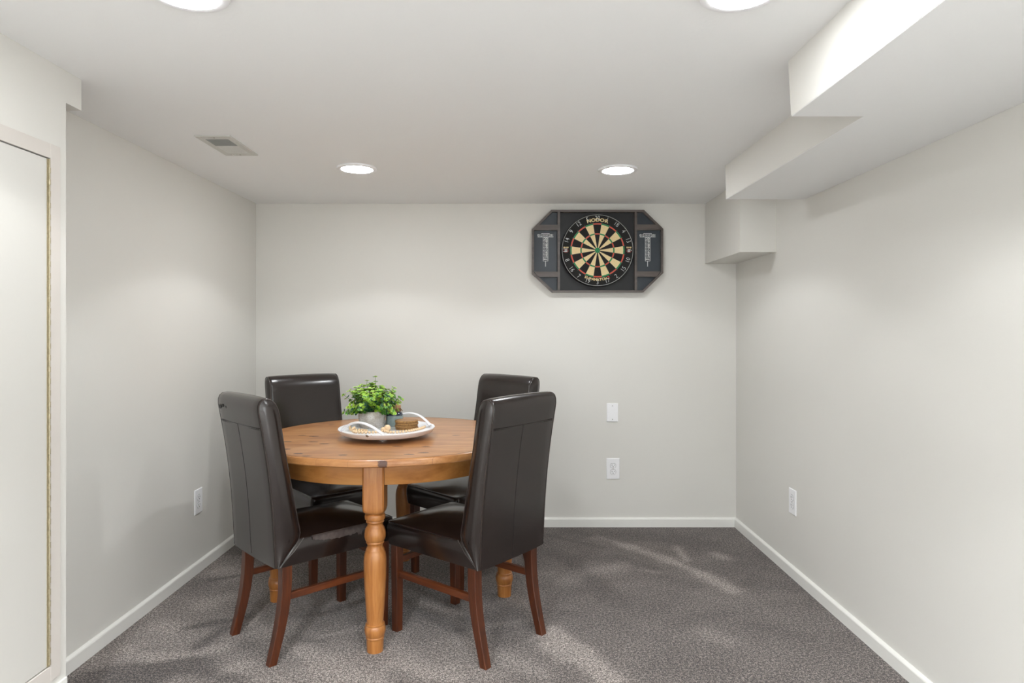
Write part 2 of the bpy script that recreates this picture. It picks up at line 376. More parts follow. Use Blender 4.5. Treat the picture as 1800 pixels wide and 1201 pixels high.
for y, x, q in ((-.15, -.75, 'first row behind the camera, cupboard side'), (-.15, .53, 'first row behind the camera, bare wall side'), (-1.85, -.75, 'last row behind the camera, cupboard side'), (-1.85, .53, 'last row behind the camera, bare wall side')):  # two lamp rows out of view, added as strong fill
    lamp(x, y, 'unseen round fill light added in the ' + q, 'lens_fill')
t = thing('ceiling_vent', 'white rectangular air vent with slatted grille in the ceiling', 'vent', (-1.206, 2.818, CZ))
hw, hl, iw, il = .072, .150, .047, .108
b = B()
for x0, x1, y0, y1 in ((-hw, -iw, -hl, hl), (iw, hw, -hl, hl), (-iw, iw, -hl, -il), (-iw, iw, il, hl), (-iw, iw, -.006, .006)):
    b.box(x0, x1, y0, y1, -.006, 0, .0012)
b.build('frame', M['vent'], t)
B().box(-iw, iw, -il, il, -.0008, -.0001).build('duct_opening', M['vent_dark'], t)
b = B()
for k in range(13):
    y = -.100 + k * .0073
    b.loft([[(x, y + dy, z) for x in (-iw,)] + [(iw, y + dy, z)] for dy, z in ((0, -.0055), (.002, -.002))], cap=False, closed=False)
b.build('grille', M['vent'], t)
b = B()
for k in range(13):
    y = .010 + k * .0073
    b.loft([[(-iw, y + dy, z), (iw, y + dy, z)] for dy, z in ((.0065, -.0055), (0, -.001))], cap=False, closed=False)
b.build('grille', M['vent'], t)
for y in (-.13, .13): B().sphere((0, y, -.0062), .004, 10, 6, .4).build('screw', M['screw'], t, 60)
b = B(); b.tube([(-.035, .128, -.006), (-.028, .128, -.011), (-.02, .128, -.006)], .002, 8).build('damper_lever', M['vent'], t, 50)

# ------------------------------------------------------------------ outlets
def plate(name, label, cat, loc, rz, w, h, duplex):
    t = thing(name, label, cat, loc, rz)          # local: plate in x,z plane facing -y
    b = B(); a = .0055
    rings = []
    for ins, y in ((0, 0), (0, -.003), (.0015, -.005), (.004, -a)):
        x, z = w/2 - ins, h/2 - ins; rings.append([(-x, y, -z), (x, y, -z), (x, y, z), (-x, y, z)])
    b.loft(rings).build('cover_plate', M['white_plastic'], t)
    if duplex:
        for s in (1, -1):
            zc = s * .0195
            poly = [(.0172 * math.cos(q), zc + max(-.0142, min(.0142, .0172 * math.sin(q)))) for q in [2*PI*k/40 for k in range(40)]]
            poly2 = [(.0184 * math.cos(q), zc + max(-.0154, min(.0154, .0184 * math.sin(q)))) for q in [2*PI*k/40 for k in range(40)]]
            r = B().prism_y(poly, -a, -a-.0022).build('receptacle', M['white_plastic'], t)
            B().prism_y(poly2, -a+.0005, -a-.0003).build('socket_gap', M['slot'], r)
            b = B(); b.box(-.0078, -.0054, -a-.0027, -a-.002, zc-.001, zc+.008); b.box(.0054, .0074, -a-.0027, -a-.002, zc+.0005, zc+.0075)
            b.prism_y([(.0027*math.cos(2*PI*k/14), zc-.0072+.0027*math.sin(2*PI*k/14)) for k in range(14)], -a-.0027, -a-.002)
            b.build('slots', M['slot'], r)
        B().prism_y([(.0024*math.cos(2*PI*k/12), .0024*math.sin(2*PI*k/12)) for k in range(12)], -a, -a-.001).build('screw', M['screw'], t)
    else:
        for s in (1, -1):
            B().prism_y([(.0028*math.cos(2*PI*k/12), s*.042+.0028*math.sin(2*PI*k/12)) for k in range(12)], -a, -a-.001).build('screw', M['screw'], t)
sb = F / YB
def bw(x, y): return ((x - PX) / sb, YB, CH - (y - HZ) / sb)
plate('cover_plate', 'blank white cover plate with two screws, above an outlet', 'wall plate', bw(1076.5, 725.3), 0, .070, .1145, False)
plate('electrical_outlet', 'white duplex outlet low under the blank cover plate', 'outlet', bw(1077.5, 824), 0, .081, .130, True)
plate('electrical_outlet', 'white duplex outlet on the cupboard-side wall beside a chair back', 'outlet', (XL, 3.365, CH-(881-HZ)/346), PI/2, .079, .124, True)
plate('electrical_outlet', 'white duplex outlet on the long bare wall under the soffits', 'outlet', (XR, 3.295, CH-(882-HZ)/353.5), -PI/2, .079, .124, True)

# ------------------------------------------------------------------ dartboard cabinet
M['cab_frame'] = wood('cabinet_frame', [(.3, lin((62, 55, 51))), (.5, lin((84, 75, 70))), (.7, lin((100, 90, 84)))], 'X', rough=.4)
M['slate'] = plain('chalk_panel', lin((44, 52, 60)), .4, 0, .05, 12)
M['cab_back'] = plain('cabinet_backing', lin((8, 10, 14)), .5, 0, .1, 12)
M['white_print'] = plain('white_print', lin((226, 228, 226)), .6, 0, .02)
M['gold_print'] = plain('gold_print', lin((228, 205, 150)), .6, 0, .03)
M['red_print'] = plain('red_print', lin((205, 60, 45)), .6, 0, .03)
M['sisal_black'] = plain('sisal_black', lin((24, 23, 22)), .85, 0, .2, 200, .3)
M['sisal_cream'] = plain('sisal_cream', lin((232, 210, 160)), .85, 0, .1, 220, .3)
M['sisal_red'] = plain('sisal_red', lin((214, 82, 62)), .85, 0, .08, 200, .3)
M['sisal_green'] = plain('sisal_green', lin((16, 134, 78)), .85, 0, .08, 200, .3)
M['wire'] = plain('ring_wire', lin((205, 208, 206)), .35, .3, .02)
M['spider'] = plain('spider_wire', lin((120, 118, 110)), .4, .8, .02)
M['rubber'] = plain('black_band', lin((16, 16, 17)), .5, 0, .05)
FD = YB - .050; sf = F / FD
cx0, cz0 = (1050.4 - PX) / sf, CH - (441 - HZ) / sf
def cp(x, y): return ((x - PX) / sf - cx0, CH - (y - HZ) / sf - cz0)
cab = thing('dartboard_cabinet', 'dark wood-framed octagonal dartboard backboard with two chalk score panels', 'dartboard cabinet', (cx0, YB, cz0))
outer = [cp(*p) for p in ((969, 369), (1132, 369), (1166, 402), (1166, 480), (1131, 514), (971, 514), (935, 481), (935, 403))]
# the frame board around the outline
def inset(poly, d):
    n = len(poly); out = []
    for i in range(n):
        p0, p1, p2 = Vector(poly[i-1]), Vector(poly[i]), Vector(poly[(i+1) % n])
        a, c = (p1 - p0).normalized(), (p2 - p1).normalized()
        na, nc = Vector((a.y, -a.x)), Vector((c.y, -c.x))
        k = (na + nc) / (1 + na.dot(nc)); out.append(tuple(p1 + k * d))
    return out
inner = inset(outer, .013)
if sum(abs(x) for x, z in inner) > sum(abs(x) for x, z in outer): inner = inset(outer, -.013)
b = B(); bm = b.bm
R = [[bm.verts.new((x, y, z)) for x, z in pl] for pl, y in ((outer, 0), (outer, -.050), (inner, -.050), (inner, 0))]
for q in range(4):
    for i in range(8): bm.faces.new((R[q][i], R[q][(i+1) % 8], R[(q+1) % 4][(i+1) % 8], R[(q+1) % 4][i]))
b.build('frame', M['cab_frame'], cab)
xa, _ = cp(980.2, 0); xb_, _ = cp(984.4, 0); xc_, _ = cp(1115.8, 0); xd, _ = cp(1120, 0)
zt, zb = inner[0][1], inner[4][1]
B().box(xb_, xc_, -.014, 0, zb, zt).build('back_panel', M['cab_back'], cab)
for x0, x1 in ((xa, xb_), (xc_, xd)): B().box(x0, x1, -.049, 0, zb, zt).build('divider', M['cab_frame'], cab)
def clip_poly(x0, x1):      # part of the inner octagon between x0 and x1
    pts = []
    n = len(inner)
    def clip(pl, f):
        out = []
        for i in range(len(pl)):
            a, c = pl[i-1], pl[i]; fa, fc = f(a), f(c)
            if (fa < 0) != (fc < 0):
                t = fa / (fa - fc); out.append((a[0] + (c[0]-a[0]) * t, a[1] + (c[1]-a[1]) * t))
            if fc >= 0: out.append(c)
        return out
    return clip(clip(inner, lambda p: p[0] - x0), lambda p: x1 - p[0])
def text(name, s, size, mat, parent, mtx, ext=.0004, off=0.0, sx=1.0):
    cu = bpy.data.curves.new(name, 'FONT'); cu.body = s; cu.size = size; cu.align_x = 'CENTER'; cu.align_y = 'CENTER'; cu.extrude = ext; cu.offset = off; cu.resolution_u = 3
    tmp = bpy.data.objects.new('tmp', cu); COL.objects.link(tmp)
    dg = bpy.context.evaluated_depsgraph_get(); me = bpy.data.meshes.new_from_object(tmp.evaluated_get(dg))
    bpy.data.objects.remove(tmp); bpy.data.curves.remove(cu)
    me.transform(Matrix.Rotation(PI/2, 4, 'X') @ Matrix.Scale(sx, 4, (1, 0, 0))); me.transform(mtx)
    return me
def join(name, mes, mat, parent, **pr):
    bm = bmesh.new()
    for me in mes: bm.from_mesh(me); bpy.data.meshes.remove(me)
    for f in bm.faces: f.material_index = 0
    b = B(); b.bm.free(); b.bm = bm
    return b.build(name, mat, parent, **pr)
T = Matrix.Translation
for side, (x0, x1, rail_a, rail_b, pxs) in enumerate(((-1, xa, (395.0, 404.5), (477.5, 486.8), 959.3), (xd, 1, (394.5, 404.3), (477.0, 486.5), 1140.0))):
    x0_, x1_ = (inner[6][0], xa) if side == 0 else (xd, inner[2][0])
    pn = B().prism_y(clip_poly(x0_, x1_), 0, -.022).build('score_panel', M['slate'], cab)
    for (ya, yb2) in (rail_a, rail_b):
        z1, z0 = cp(0, ya)[1], cp(0, yb2)[1]
        lim = [p[0] for p in ([q for q in inner])]
        # rails follow the slanted frame
        def edge(z):
            xs = []
            for i in range(8):
                a, c = inner[i-1], inner[i]
                if (a[1] - z) * (c[1] - z) < 0: xs.append(a[0] + (c[0]-a[0]) * (z - a[1]) / (c[1]-a[1]))
            return min(xs) if side == 0 else max(xs)
        poly = [(edge(z0), z0), (xa, z0), (xa, z1), (edge(z1), z1)] if side == 0 else [(xd, z0), (edge(z0), z0), (edge(z1), z1), (xd, z1)]
        B().prism_y(poly, -.022, -.048).build('rail', M['cab_frame'], cab)
    X = cp(pxs, 0)[0]; yy = -.0226
    mes = []
    zz = lambda py: cp(0, py)[1]
    w_ = 1 / sf
    mes.append(text('t', '01', 5.2*w_, None, None, T((X - 11.3*w_, yy, zz(412.6))), sx=1.15, off=.0003)); mes.append(text('t', '01', 5.2*w_, None, None, T((X + 11.3*w_, yy, zz(412.6))), sx=1.15, off=.0003))
    mes.append(text('t', 'CRICKET', 3.1*w_, None, None, T((X, yy, zz(412.4))), sx=.92, off=.0002))
    for k, s_ in enumerate(('20', '19', '18', '17', '16', '15')):
        mes.append(text('t', s_, 6.4*w_, None, None, T((X + .3*w_, yy, zz(418.6 + k * 6.1))), sx=.95, off=.0004))
    mes.append(text('t', 'BULL', 3.3*w_, None, None, T((X, yy, zz(455.2))), sx=.9, off=.0003))
    join('score_lettering', mes, M['white_print'], pn, label='white printed cricket score numbers')
    b = B(); y0, y1 = -.0224, -.0230
    def hl(xa_, xb2, py, t_=.55): b.box(X + xa_*w_, X + xb2*w_, y1, y0, zz(py) - t_*w_/2, zz(py) + t_*w_/2)
    def vl(xo, pa, pb, t_=.6): b.box(X + (xo - t_/2)*w_, X + (xo + t_/2)*w_, y1, y0, zz(pb), zz(pa))
    hl(-14, 14, 415.6, .8); hl(-7, 7, 409.4, .6); vl(-6.9, 409.4, 415.6); vl(6.9, 409.4, 415.6)
    vl(-4.2, 415.6, 458.5, .7); vl(4.2, 415.6, 458.5, .7)
    for k in range(1, 8): hl(-4.2, 4.2, 415.6 + k * 6.1, .45)
    vl(0, 458.4, 468.0, 1.0)
    b.build('score_lines', M['white_print'], pn)

# dartboard
BD = YB - .056; s2 = F / BD; BK = 1 / s2 * 47.7 / .170      # scale so that the double ring matches the photograph
bx, bz = (1050.2 - PX) / s2, CH - (440.2 - HZ) / s2
db = thing('dartboard', 'round bristle dartboard with white wire numbers and coloured scoring rings', 'dartboard', (bx, BD, bz))
b = B(); NS = 120
prof = [(.2255, .0415), (.2275, .038), (.2275, .006), (.2255, .001), (.222, 0)]
b.loft([[(r*BK*math.cos(2*PI*k/NS), y, r*BK*math.sin(2*PI*k/NS)) for k in range(NS)] for r, y in prof], cap=False)
vv = [b.bm.verts.new((.2255*BK*math.cos(2*PI*k/NS), .0415, .2255*BK*math.sin(2*PI*k/NS))) for k in range(NS)]; b.bm.faces.new(vv)
b.build('body', M['rubber'], db, 40)
b = B(); radii = [.0001, .0064, .0159, .099, .107, .162, .170, .2222]; bm = b.bm; q = 6; NN = 20 * q
rot = math.radians(9 + .4)
rv = [[bm.verts.new((r*BK*math.sin(2*PI*k/NN - rot), -.0003, r*BK*math.cos(2*PI*k/NN - rot))) for k in range(NN)] for r in radii]
mi_of = {'black': 0, 'cream': 1, 'red': 2, 'green': 3}
for j in range(len(radii) - 1):
    for k in range(NN):
        dark = (k // q) % 2 == 0
        c = ['green', 'green', 'b', 'r', 'b', 'r', 'black'][j]
        c = {'b': 'black' if dark else 'cream', 'r': 'red' if dark else 'green'}.get(c, c)
        f = bm.faces.new((rv[j][k], rv[j][(k+1) % NN], rv[j+1][(k+1) % NN], rv[j+1][k])); f.material_index = mi_of[c]
b.build('playing_face', [M['sisal_black'], M['sisal_cream'], M['sisal_red'], M['sisal_green']], db)
b = B()
for r in (.0064, .0159, .099, .107, .162, .170):
    b.tube([(r*BK*math.cos(2*PI*k/60), -.0008, r*BK*math.sin(2*PI*k/60)) for k in range(60)], .0006, 5, True)
for k in range(20):
    a = 2*PI*k/20 - rot; b.tube([(.0159*BK*math.sin(a), -.0008, .0159*BK*math.cos(a)), (.178*BK*math.sin(a), -.0008, .178*BK*math.cos(a))], .0006, 5)
b.build('wire_spider', M['spider'], db, 60)
b = B(); RR = 62.2 / s2
b.tube([(RR*math.cos(2*PI*k/90), -.004, RR*math.sin(2*PI*k/90)) for k in range(90)], .0014, 6, True)
for k in range(8):
    a = math.radians(38 + 90 * (k // 2)); b.sphere((RR*math.cos(a), -.003, RR*math.sin(a)), .0032, 8, 6)
ring = b.build('number_ring', M['wire'], db, 60)
nums = [20, 1, 18, 4, 13, 6, 10, 15, 2, 17, 3, 19, 7, 16, 8, 11, 14, 9, 12, 5]
mes = []
for i, nme in enumerate(nums):
    a = math.radians(18 * i); r = 56.3 / s2
    flip = 1 if (i <= 5 or i >= 15) else 0
    ang = -a if flip else PI - a
    # text upright with its top outward in the upper half, its top inward in the lower half
    mtx = T((r*math.sin(a), -.0042, r*math.cos(a))) @ Matrix.Rotation(-ang, 4, 'Y')
    join('numeral', [text('t', str(nme), 10.8 / s2, None, None, mtx, ext=.0006, off=-.0005, sx=.86)], M['wire'], ring)
def arc_text(name, s, size, rad, mat, top=True, spread=None, off=.0006, sx=1.0, shift=0.0):
    mes = []; n = len(s)
    for i, ch in enumerate(s):
        if ch == ' ': continue
        a = math.radians((i - (n - 1) / 2) * spread + shift)
        if top: mtx = T((rad*math.sin(a), -.0012, rad*math.cos(a))) @ Matrix.Rotation(a, 4, 'Y')
        else: mtx = T((rad*math.sin(a), -.0012, -rad*math.cos(a))) @ Matrix.Rotation(-a, 4, 'Y')
        mes.append(text('t', ch, size, None, None, mtx, off=off, sx=sx))
    return join(name, mes, M[mat], db)
arc_text('maker_lettering', 'NODOR', 8.0/s2, 53.3/s2, 'gold_print', True, 8.4, .0011, 1.25, .5)
arc_text('model_lettering', 'SUPAMATCH', 6.0/s2, 51.6/s2, 'gold_print', False, 5.0, .0007, 1.1, -4.0)
join('model_number', [text('t', '2', 6.4/s2, None, None, T((51.6/s2*math.sin(math.radians(22.5)), -.0012, -51.6/s2*math.cos(math.radians(22.5)))) @ Matrix.Rotation(-math.radians(22.5), 4, 'Y'), off=.0008, sx=1.15)], M['red_print'], db)
# little printed emblems at both sides: three gold dots above a red and white mark
for sgn in (-1, 1):
    b = B(); ex = sgn * 55.3 / s2; u = 1 / s2
    for k in (-1, 0, 1):
        b.prism_y([(ex + k*3.2*u + 1.35*u*math.cos(2*PI*q/12), 5.2*u + 1.35*u*math.sin(2*PI*q/12)) for q in range(12)], -.0006, -.001, 0)
        b.prism_y([(ex + k*3.2*u - .8*u, 4.6*u), (ex + k*3.2*u + .8*u, 4.6*u), (ex + k*3.2*u, 2.4*u)], -.0006, -.001, 0)
    pts = [(ex + 4.2*u*math.cos(2*PI*q/20), -.9*u + 2.9*u*math.sin(2*PI*q/20)) for q in range(20)]
    b.tube([(x, -.0009, z) for x, z in pts], .0007, 5, True, mi=1)
    for k, ww in enumerate((4.4, 5.4, 4.6)): b.box(ex - ww*u/2, ex + ww*u/2, -.0012, -.0006, (.6 - k*1.5)*u - .45*u, (.6 - k*1.5)*u + .3*u, mi=2)
    b.build('printed_emblem', [M['gold_print'], M['red_print'], M['white_print']], db)

# ------------------------------------------------------------------ dining table
tb = thing('dining_table', 'round pine dining table with four turned legs and knotty top', 'table', TC)
b = B(); r = TR
prof = [(r-.012, TZ-.031), (r-.004, TZ-.030), (r-.0005, TZ-.026), (r, TZ-.016), (r-.001, TZ-.008), (r-.004, TZ-.0035), (r-.008, TZ-.0022), (r-.0095, TZ-.0005), (r-.012, TZ), (r*.5, TZ), (.001, TZ)]
b.lathe(prof, n=128).build('tabletop', M['pine_top'], tb, 35)
b = B(); r2 = TR - .0125
b.loft([[(q*math.cos(2*PI*k/128), q*math.sin(2*PI*k/128), TZ + z_) for k in range(128)] for q, z_ in ((r2-.0014, -.0006), (r2-.0012, .0004), (r2+.0002, .0003), (r2+.0004, -.0006))], cap=False)
b.build('edge_groove', plain('worn_groove', lin((74, 44, 24)), .7, 0, .5, 25), tb)
def apron():
    n = 128; b = B(); ro, ri, z0, z1 = .527, .507, .640, TZ - .0305
    pr = [(ri, z0), (ro-.002, z0), (ro, z0+.003), (ro, z1), (ri, z1), (ri, z0)]
    b.lathe(pr, n=n, cap=False).build('apron', M['pine_apron'], tb, 35)
apron()
def leg_mesh():
    b = B(); n = 40; rings = []
    def ring(rad, z, p):       # superellipse: p=2 round, large p square
        out = []
        for k in range(n):
            a = 2*PI*(k + .5)/n; c, s_ = math.cos(a), math.sin(a)
            q = (abs(c)**p + abs(s_)**p) ** (-1/p); out.append((rad*q*c, rad*q*s_, z))
        return out
    P = [(.041, TZ-.031, 22), (.041, .60, 22), (.041, .556, 22), (.0408, .545, 12), (.040, .537, 5), (.037, .532, 3), (.031, .530, 2),
         (.0325, .528, 2), (.038, .524, 2), (.0395, .516, 2), (.038, .506, 2), (.0325, .5015, 2), (.0335, .499, 2), (.0345, .496, 2), (.033, .493, 2), (.030, .491, 2), (.029, .485, 2), (.031, .478, 2),
         (.0345, .474, 2), (.0355, .471, 2), (.0385, .462, 2), (.0408, .450, 2), (.0405, .438, 2), (.0375, .427, 2), (.0335, .421, 2), (.0345, .419, 2), (.0345, .416, 2), (.0315, .413, 2),
         (.0295, .409, 2), (.0290, .404, 2), (.031, .397, 2), (.0345, .391, 2), (.0355, .3885, 2), (.0352, .386, 2), (.038, .380, 2), (.0415, .366, 2), (.0433, .348, 2), (.0432, .325, 2), (.042, .28, 2), (.039, .225, 2),
         (.0355, .17, 2), (.0325, .128, 2), (.031, .112, 2), (.0315, .1085, 2), (.036, .106, 2), (.0365, .103, 2), (.0355, .1005, 2), (.038, .097, 2), (.0405, .087, 2), (.040, .076, 2), (.0375, .066, 2), (.0345, .058, 2),
         (.0355, .0565, 2), (.0355, .0535, 2), (.0335, .051, 2), (.033, .045, 2), (.031, .0, 2)]
    return b.loft([ring(*p) for p in P])
first = None
LC = Vector((.002, .002))
for k, a in enumerate((-87, 3, 93, 183)):
    a = math.radians(a); p = Vector((math.cos(a), math.sin(a))) * (.500, .517, .500, .516)[k] + LC
    if first is None:
        first = leg_mesh().build('leg', M['pine_leg'], tb, 38); o = first
    else:
        o = first.copy(); COL.objects.link(o); o.parent = tb
    o.location = (p.x, p.y, 0); o.rotation_euler = (0, 0, [0, PI/2, PI, -PI/2][k])

# ------------------------------------------------------------------ dining chairs  (local frame: +y is where the sitter faces, z up, origin under the rear edge of the seat)
HW = .195
rear = [(-.014, .355), (-.018, .42), (-.022, .50), (-.028, .58), (-.038, .68), (-.052, .78), (-.069, .88), (-.080, .935)]
front = [(.000, .940), (.010, .88), (.022, .80), (.041, .70), (.060, .60), (.075, .52), (.090, .45)]
top = [(-.082, .955), (-.077, .973), (-.063, .984), (-.045, .986), (-.025, .980), (-.008, .963)]
def resample(pts, step):
    out = [Vector(pts[0])]
    for a, c in zip(pts, pts[1:]):
        a, c = Vector(a), Vector(c); n = max(1, round((c - a).length / step))
        for k in range(1, n + 1): out.append(a + (c - a) * k / n)
    return out
outline = resample(rear + top + front, .02) + resample([front[-1], (-.002, .3565)], .03)[1:]
def off_poly(pts, d):
    n = len(pts); out = []
    for i in range(n):
        t = (pts[(i+1) % n] - pts[i-1]).normalized(); nn = Vector((t.y, -t.x)); out.append(pts[i] + nn * d)
    return out
def smooth_poly(pts, k=2, keep=()):
    for _ in range(k):
        pts = [p if i in keep else (pts[i-1] + p * 2 + pts[(i+1) % len(pts)]) / 4 for i, p in enumerate(pts)]
    return pts
outline = smooth_poly(outline, 2, {0, len(outline)-1, len(outline)-4})
area = sum(outline[i-1].x * outline[i].y - outline[i].x * outline[i-1].y for i in range(len(outline)))
SG = -1 if area > 0 else 1      # sign so that off_poly(+) goes inward
if area > 0: inward = lambda d: off_poly(outline, -d)
else: inward = lambda d: off_poly(outline, d)
def backrest(root):
    def yat(line, z):
        for p, q in zip(line, line[1:]):
            lo, hi = sorted((p[1], q[1]))
            if lo <= z <= hi and hi > lo: return p[0] + (q[0]-p[0]) * (z - p[1]) / (q[1]-p[1])
        return line[0][0] if abs(z - line[0][1]) < abs(z - line[-1][1]) else line[-1][0]
    fline = front + [(-.002, .3565)]
    def mid(p):
        z = max(.3575, min(.935, p.y)); return Vector(((yat(rear, z) + yat(fline, z)) / 2, z))
    edge = inward(.0035)
    def cap(sg):
        out = []
        for t in (.06, .15, .28, .45, .65, .85, 1.0):
            out.append([(sg * (HW + .0105 * math.sin(PI/2 * min(1, t * 1.25) )), *(p.lerp(mid(p), t))) for p in edge])
        return out
    mids = [(-HW, .0035), (-HW+.0025, .0045), (-HW+.005, .0015), (-HW+.012, 0), (-HW+.05, -.0015), (-.07, -.003), (.07, -.003), (HW-.05, -.0015), (HW-.012, 0), (HW-.005, .0015), (HW-.0025, .0045), (HW, .0035)]
    rings = list(reversed(cap(-1))) + [[(x, p.x, p.y) for p in inward(d)] for x, d in mids] + cap(1)
    b = B(); o = b.loft(rings, cap=False).build('backrest', M['leather'], root, 60)
    for s_ in (-1, 1):
        pl = inward(.0035); x = s_ * (HW - .0005)
        n0 = len(outline) - 4
        B().tube([(x, p.x, p.y) for p in pl[:n0 + 1]], .0022, 6).build('piping', M['piping'], o, 60)
    def rear_y(z):
        for a, c in zip(rear, rear[1:]):
            if a[1] <= z <= c[1]: return a[0] + (c[0]-a[0]) * (z - a[1]) / (c[1]-a[1])
        return rear[-1][0]
    zs = .872; b = B()
    b.tube([(x / 20 * (HW - .011), rear_y(zs) - .0028, zs) for x in range(-20, 21)], .0011, 5)
    b.tube([(x / 20 * (HW - .011), rear_y(zs-.004) - .0022, zs - .005) for x in range(-20, 21)], .0006, 5)
    b.tube([(-.012, rear_y(z) - .0032, z) for z in [.365 + k * (zs - .365) / 30 for k in range(31)]], .0011, 5)
    b.build('seam', M['seam'], o, 60)
    return o
def seat(root):
    b = B(); y0b, y1 = -.008, .500; rc = .020
    def rr(hw, ya, yb, z, r=rc, n=10):
        out = []
        for cx, cy, a0 in ((hw-r, yb-r, 0), (-hw+r, yb-r, 90), (-hw+r, ya+r, 180), (hw-r, ya+r, 270)):
            for k in range(n + 1):
                a = math.radians(a0 + 90*k/n); out.append(Vector((cx + r*math.cos(a), cy + r*math.sin(a), z)))
        # extra points on the straight sides
        res = []
        for i, p in enumerate(out):
            res.append(p); q = out[(i+1) % len(out)]
            if (q - p).length > .1:
                for k in range(1, 8): res.append(p.lerp(q, k/8))
        return res
    ya = lambda z: y0b + (z - .352) * .72
    rings = [rr(HW-.012, ya(.352)+.012, y1-.014, .350), rr(HW-.002, ya(.354), y1-.003, .353), rr(HW+.001, ya(.37), y1+.001, .370), rr(HW+.004, ya(.40), y1+.004, .40), rr(HW+.003, ya(.425), y1+.004, .425), rr(HW-.001, ya(.438), y1, .440), rr(HW-.005, ya(.445)+.003, y1-.004, .4455), rr(HW-.007, ya(.446)+.006, y1-.006, .4450)]
    base_r = rr(HW-.008, ya(.446)+.008, y1-.008, .446)
    c = Vector((0, .29, 0))
    def dome(p):
        u = min(1, abs(p.x) / (HW - .008)); v = max(0, (p.y - .20) / (y1 - .008 - .20))
        return .4455 + .040 * (1 - u ** 2.4) * (1 - min(1, v) ** 2.6) + .0025 * mnoise.noise(Vector((p.x*14, p.y*14, 1)))*(1-u)
    for s_ in (1.0, .985, .96, .92, .86, .78, .68, .56, .42, .28, .14, .02):
        ring = []
        for p in base_r:
            q = Vector((c.x + (p.x - c.x)*s_, c.y + (p.y - c.y)*s_, 0)); q.z = dome(q); ring.append(q)
        rings.append(ring)
    o = b.loft(rings).build('seat', M['leather'], root, 60)
    pr = [p for p in rr(HW-.0015, ya(.44)+.002, y1-.001, .4435) if p.y > .10]
    i0 = max(range(len(pr)), key=lambda i: (pr[i] - pr[i-1]).length); pr = pr[i0:] + pr[:i0]
    B().tube(pr, .0019, 6).build('seam', M['piping'], o, 60)
    for s_ in (-1, 1):
        B().tube([(s_*(HW+.0015), .095, .447), (s_*(HW+.004), .055, .405), (s_*(HW+.001), .000, .358)], .0016, 6).build('seam', M['piping'], o, 60)
    return o
def sq_leg(path, mat, root):       # path: (x, y, z, half side)
    b = B(); ch = .0022; rings = []
    for x, y, z, h in path:
        rings.append([(x + sx*(h - (ch if k else 0)), y + sy*(h - (0 if k else ch)), z) for sx, sy, ks in ((1, 1, (0, 1)), (-1, 1, (1, 0)), (-1, -1, (0, 1)), (1, -1, (1, 0))) for k in ks])
    return b.loft(rings).build('leg', mat, root, 30)
def make_chair(label):
    t = thing('dining_chair', label, 'chair')
    backrest(t); seat(t)
    for s_ in (-1, 1):
        x = s_ * .171
        sq_leg([(x, .460, .356, .0185), (x, .460, .2, .0175), (x, .459, 0, .0158)], M['mahogany'], t)
        sq_leg([(x, .034, .362, .0195), (x, .034, .30, .0192), (x, .031, .24, .0188), (x, .023, .18, .0182), (x, .011, .12, .0174), (x, -.004, .06, .0164), (x*1.005, -.020, 0, .0155)], M['mahogany'], t)
        B().box(x - .009, x + .009, .046, .446, .222, .248, .002).build('stretcher', M['mahogany_y'], t)
    B().box(-.155, .155, .452, .470, .275, .299, .002).build('stretcher', M['mahogany_y'], t)
    return t
def place(t, O, Fd, label):
    t.location = (O[0], O[1], 0); t.rotation_euler = (0, 0, math.atan2(-Fd[0], Fd[1])); t['label'] = label; t['group'] = 'dining chairs around the pine table'
proto = make_chair('chair')
place(proto, (-.0022, 2.560), (-.780, .626), 'dark brown leather chair with its smooth back to the camera, on the bare wall side')
c2 = copy_tree(proto); place(c2, (-.986, 2.570), (.722, .692), 'dark brown leather chair with peeling seat edge, its back by the cupboard')
c3 = copy_tree(proto); place(c3, (-.045, 3.575), (-.70, -.714), 'dark brown leather chair half hidden behind the smooth-backed chair, facing the camera')
c4 = copy_tree(proto); place(c4, (-1.114, 3.597), (.66, -.75), 'dark brown leather chair in the wall corner behind the plant, facing the camera')
# peeled leather on the seat edge of the cupboard-side chair
seat2 = [c for c in c2.children if c.name.startswith('seat')][0]
b = B(); bm = b.bm; n = 46; rows = []
for k in range(n + 1):
    y = .13 + .26 * k / n; x = HW + .0032
    low = .434 - .016 * math.sin(PI * k / n) - .012 * abs(mnoise.noise(Vector((y * 60, 3, 1)))) - (.012 if 34 < k < 38 else 0)
    rows.append([bm.verts.new((HW - .0035, y, .4472)), bm.verts.new((HW + .0008, y, .4430)), bm.verts.new((HW + .0038, y, .4335)), bm.verts.new((HW + .0050, y, min(.4335, low)))])
for a, c in zip(rows, rows[1:]):
    for i in range(3): bm.faces.new((a[i], a[i+1], c[i+1], c[i]))
b.build('peeled_patch', M['peeled'], seat2, 60, label='grey peeled leather strip')
back2 = [c for c in c2.children if c.name.startswith('backrest')][0]
for (x0, z0, r) in ((-.165, .925, .009), (-.135, .932, .006), (-.105, .928, .005)):
    b = B(); pts = []
    for k in range(14):
        a = 2*PI*k/14; q = r * (1 + .5 * mnoise.noise(Vector((k * 1.7, r * 900, 0)))); pts.append((x0 + q*1.6*math.cos(a), z0 + q*math.sin(a)))
    vs = [b.bm.verts.new((x, -.0793 - (z - .93) * .2 - .0022, z)) for x, z in pts]; b.bm.faces.new(vs)
    b.build('scuff', M['seam'], back2)

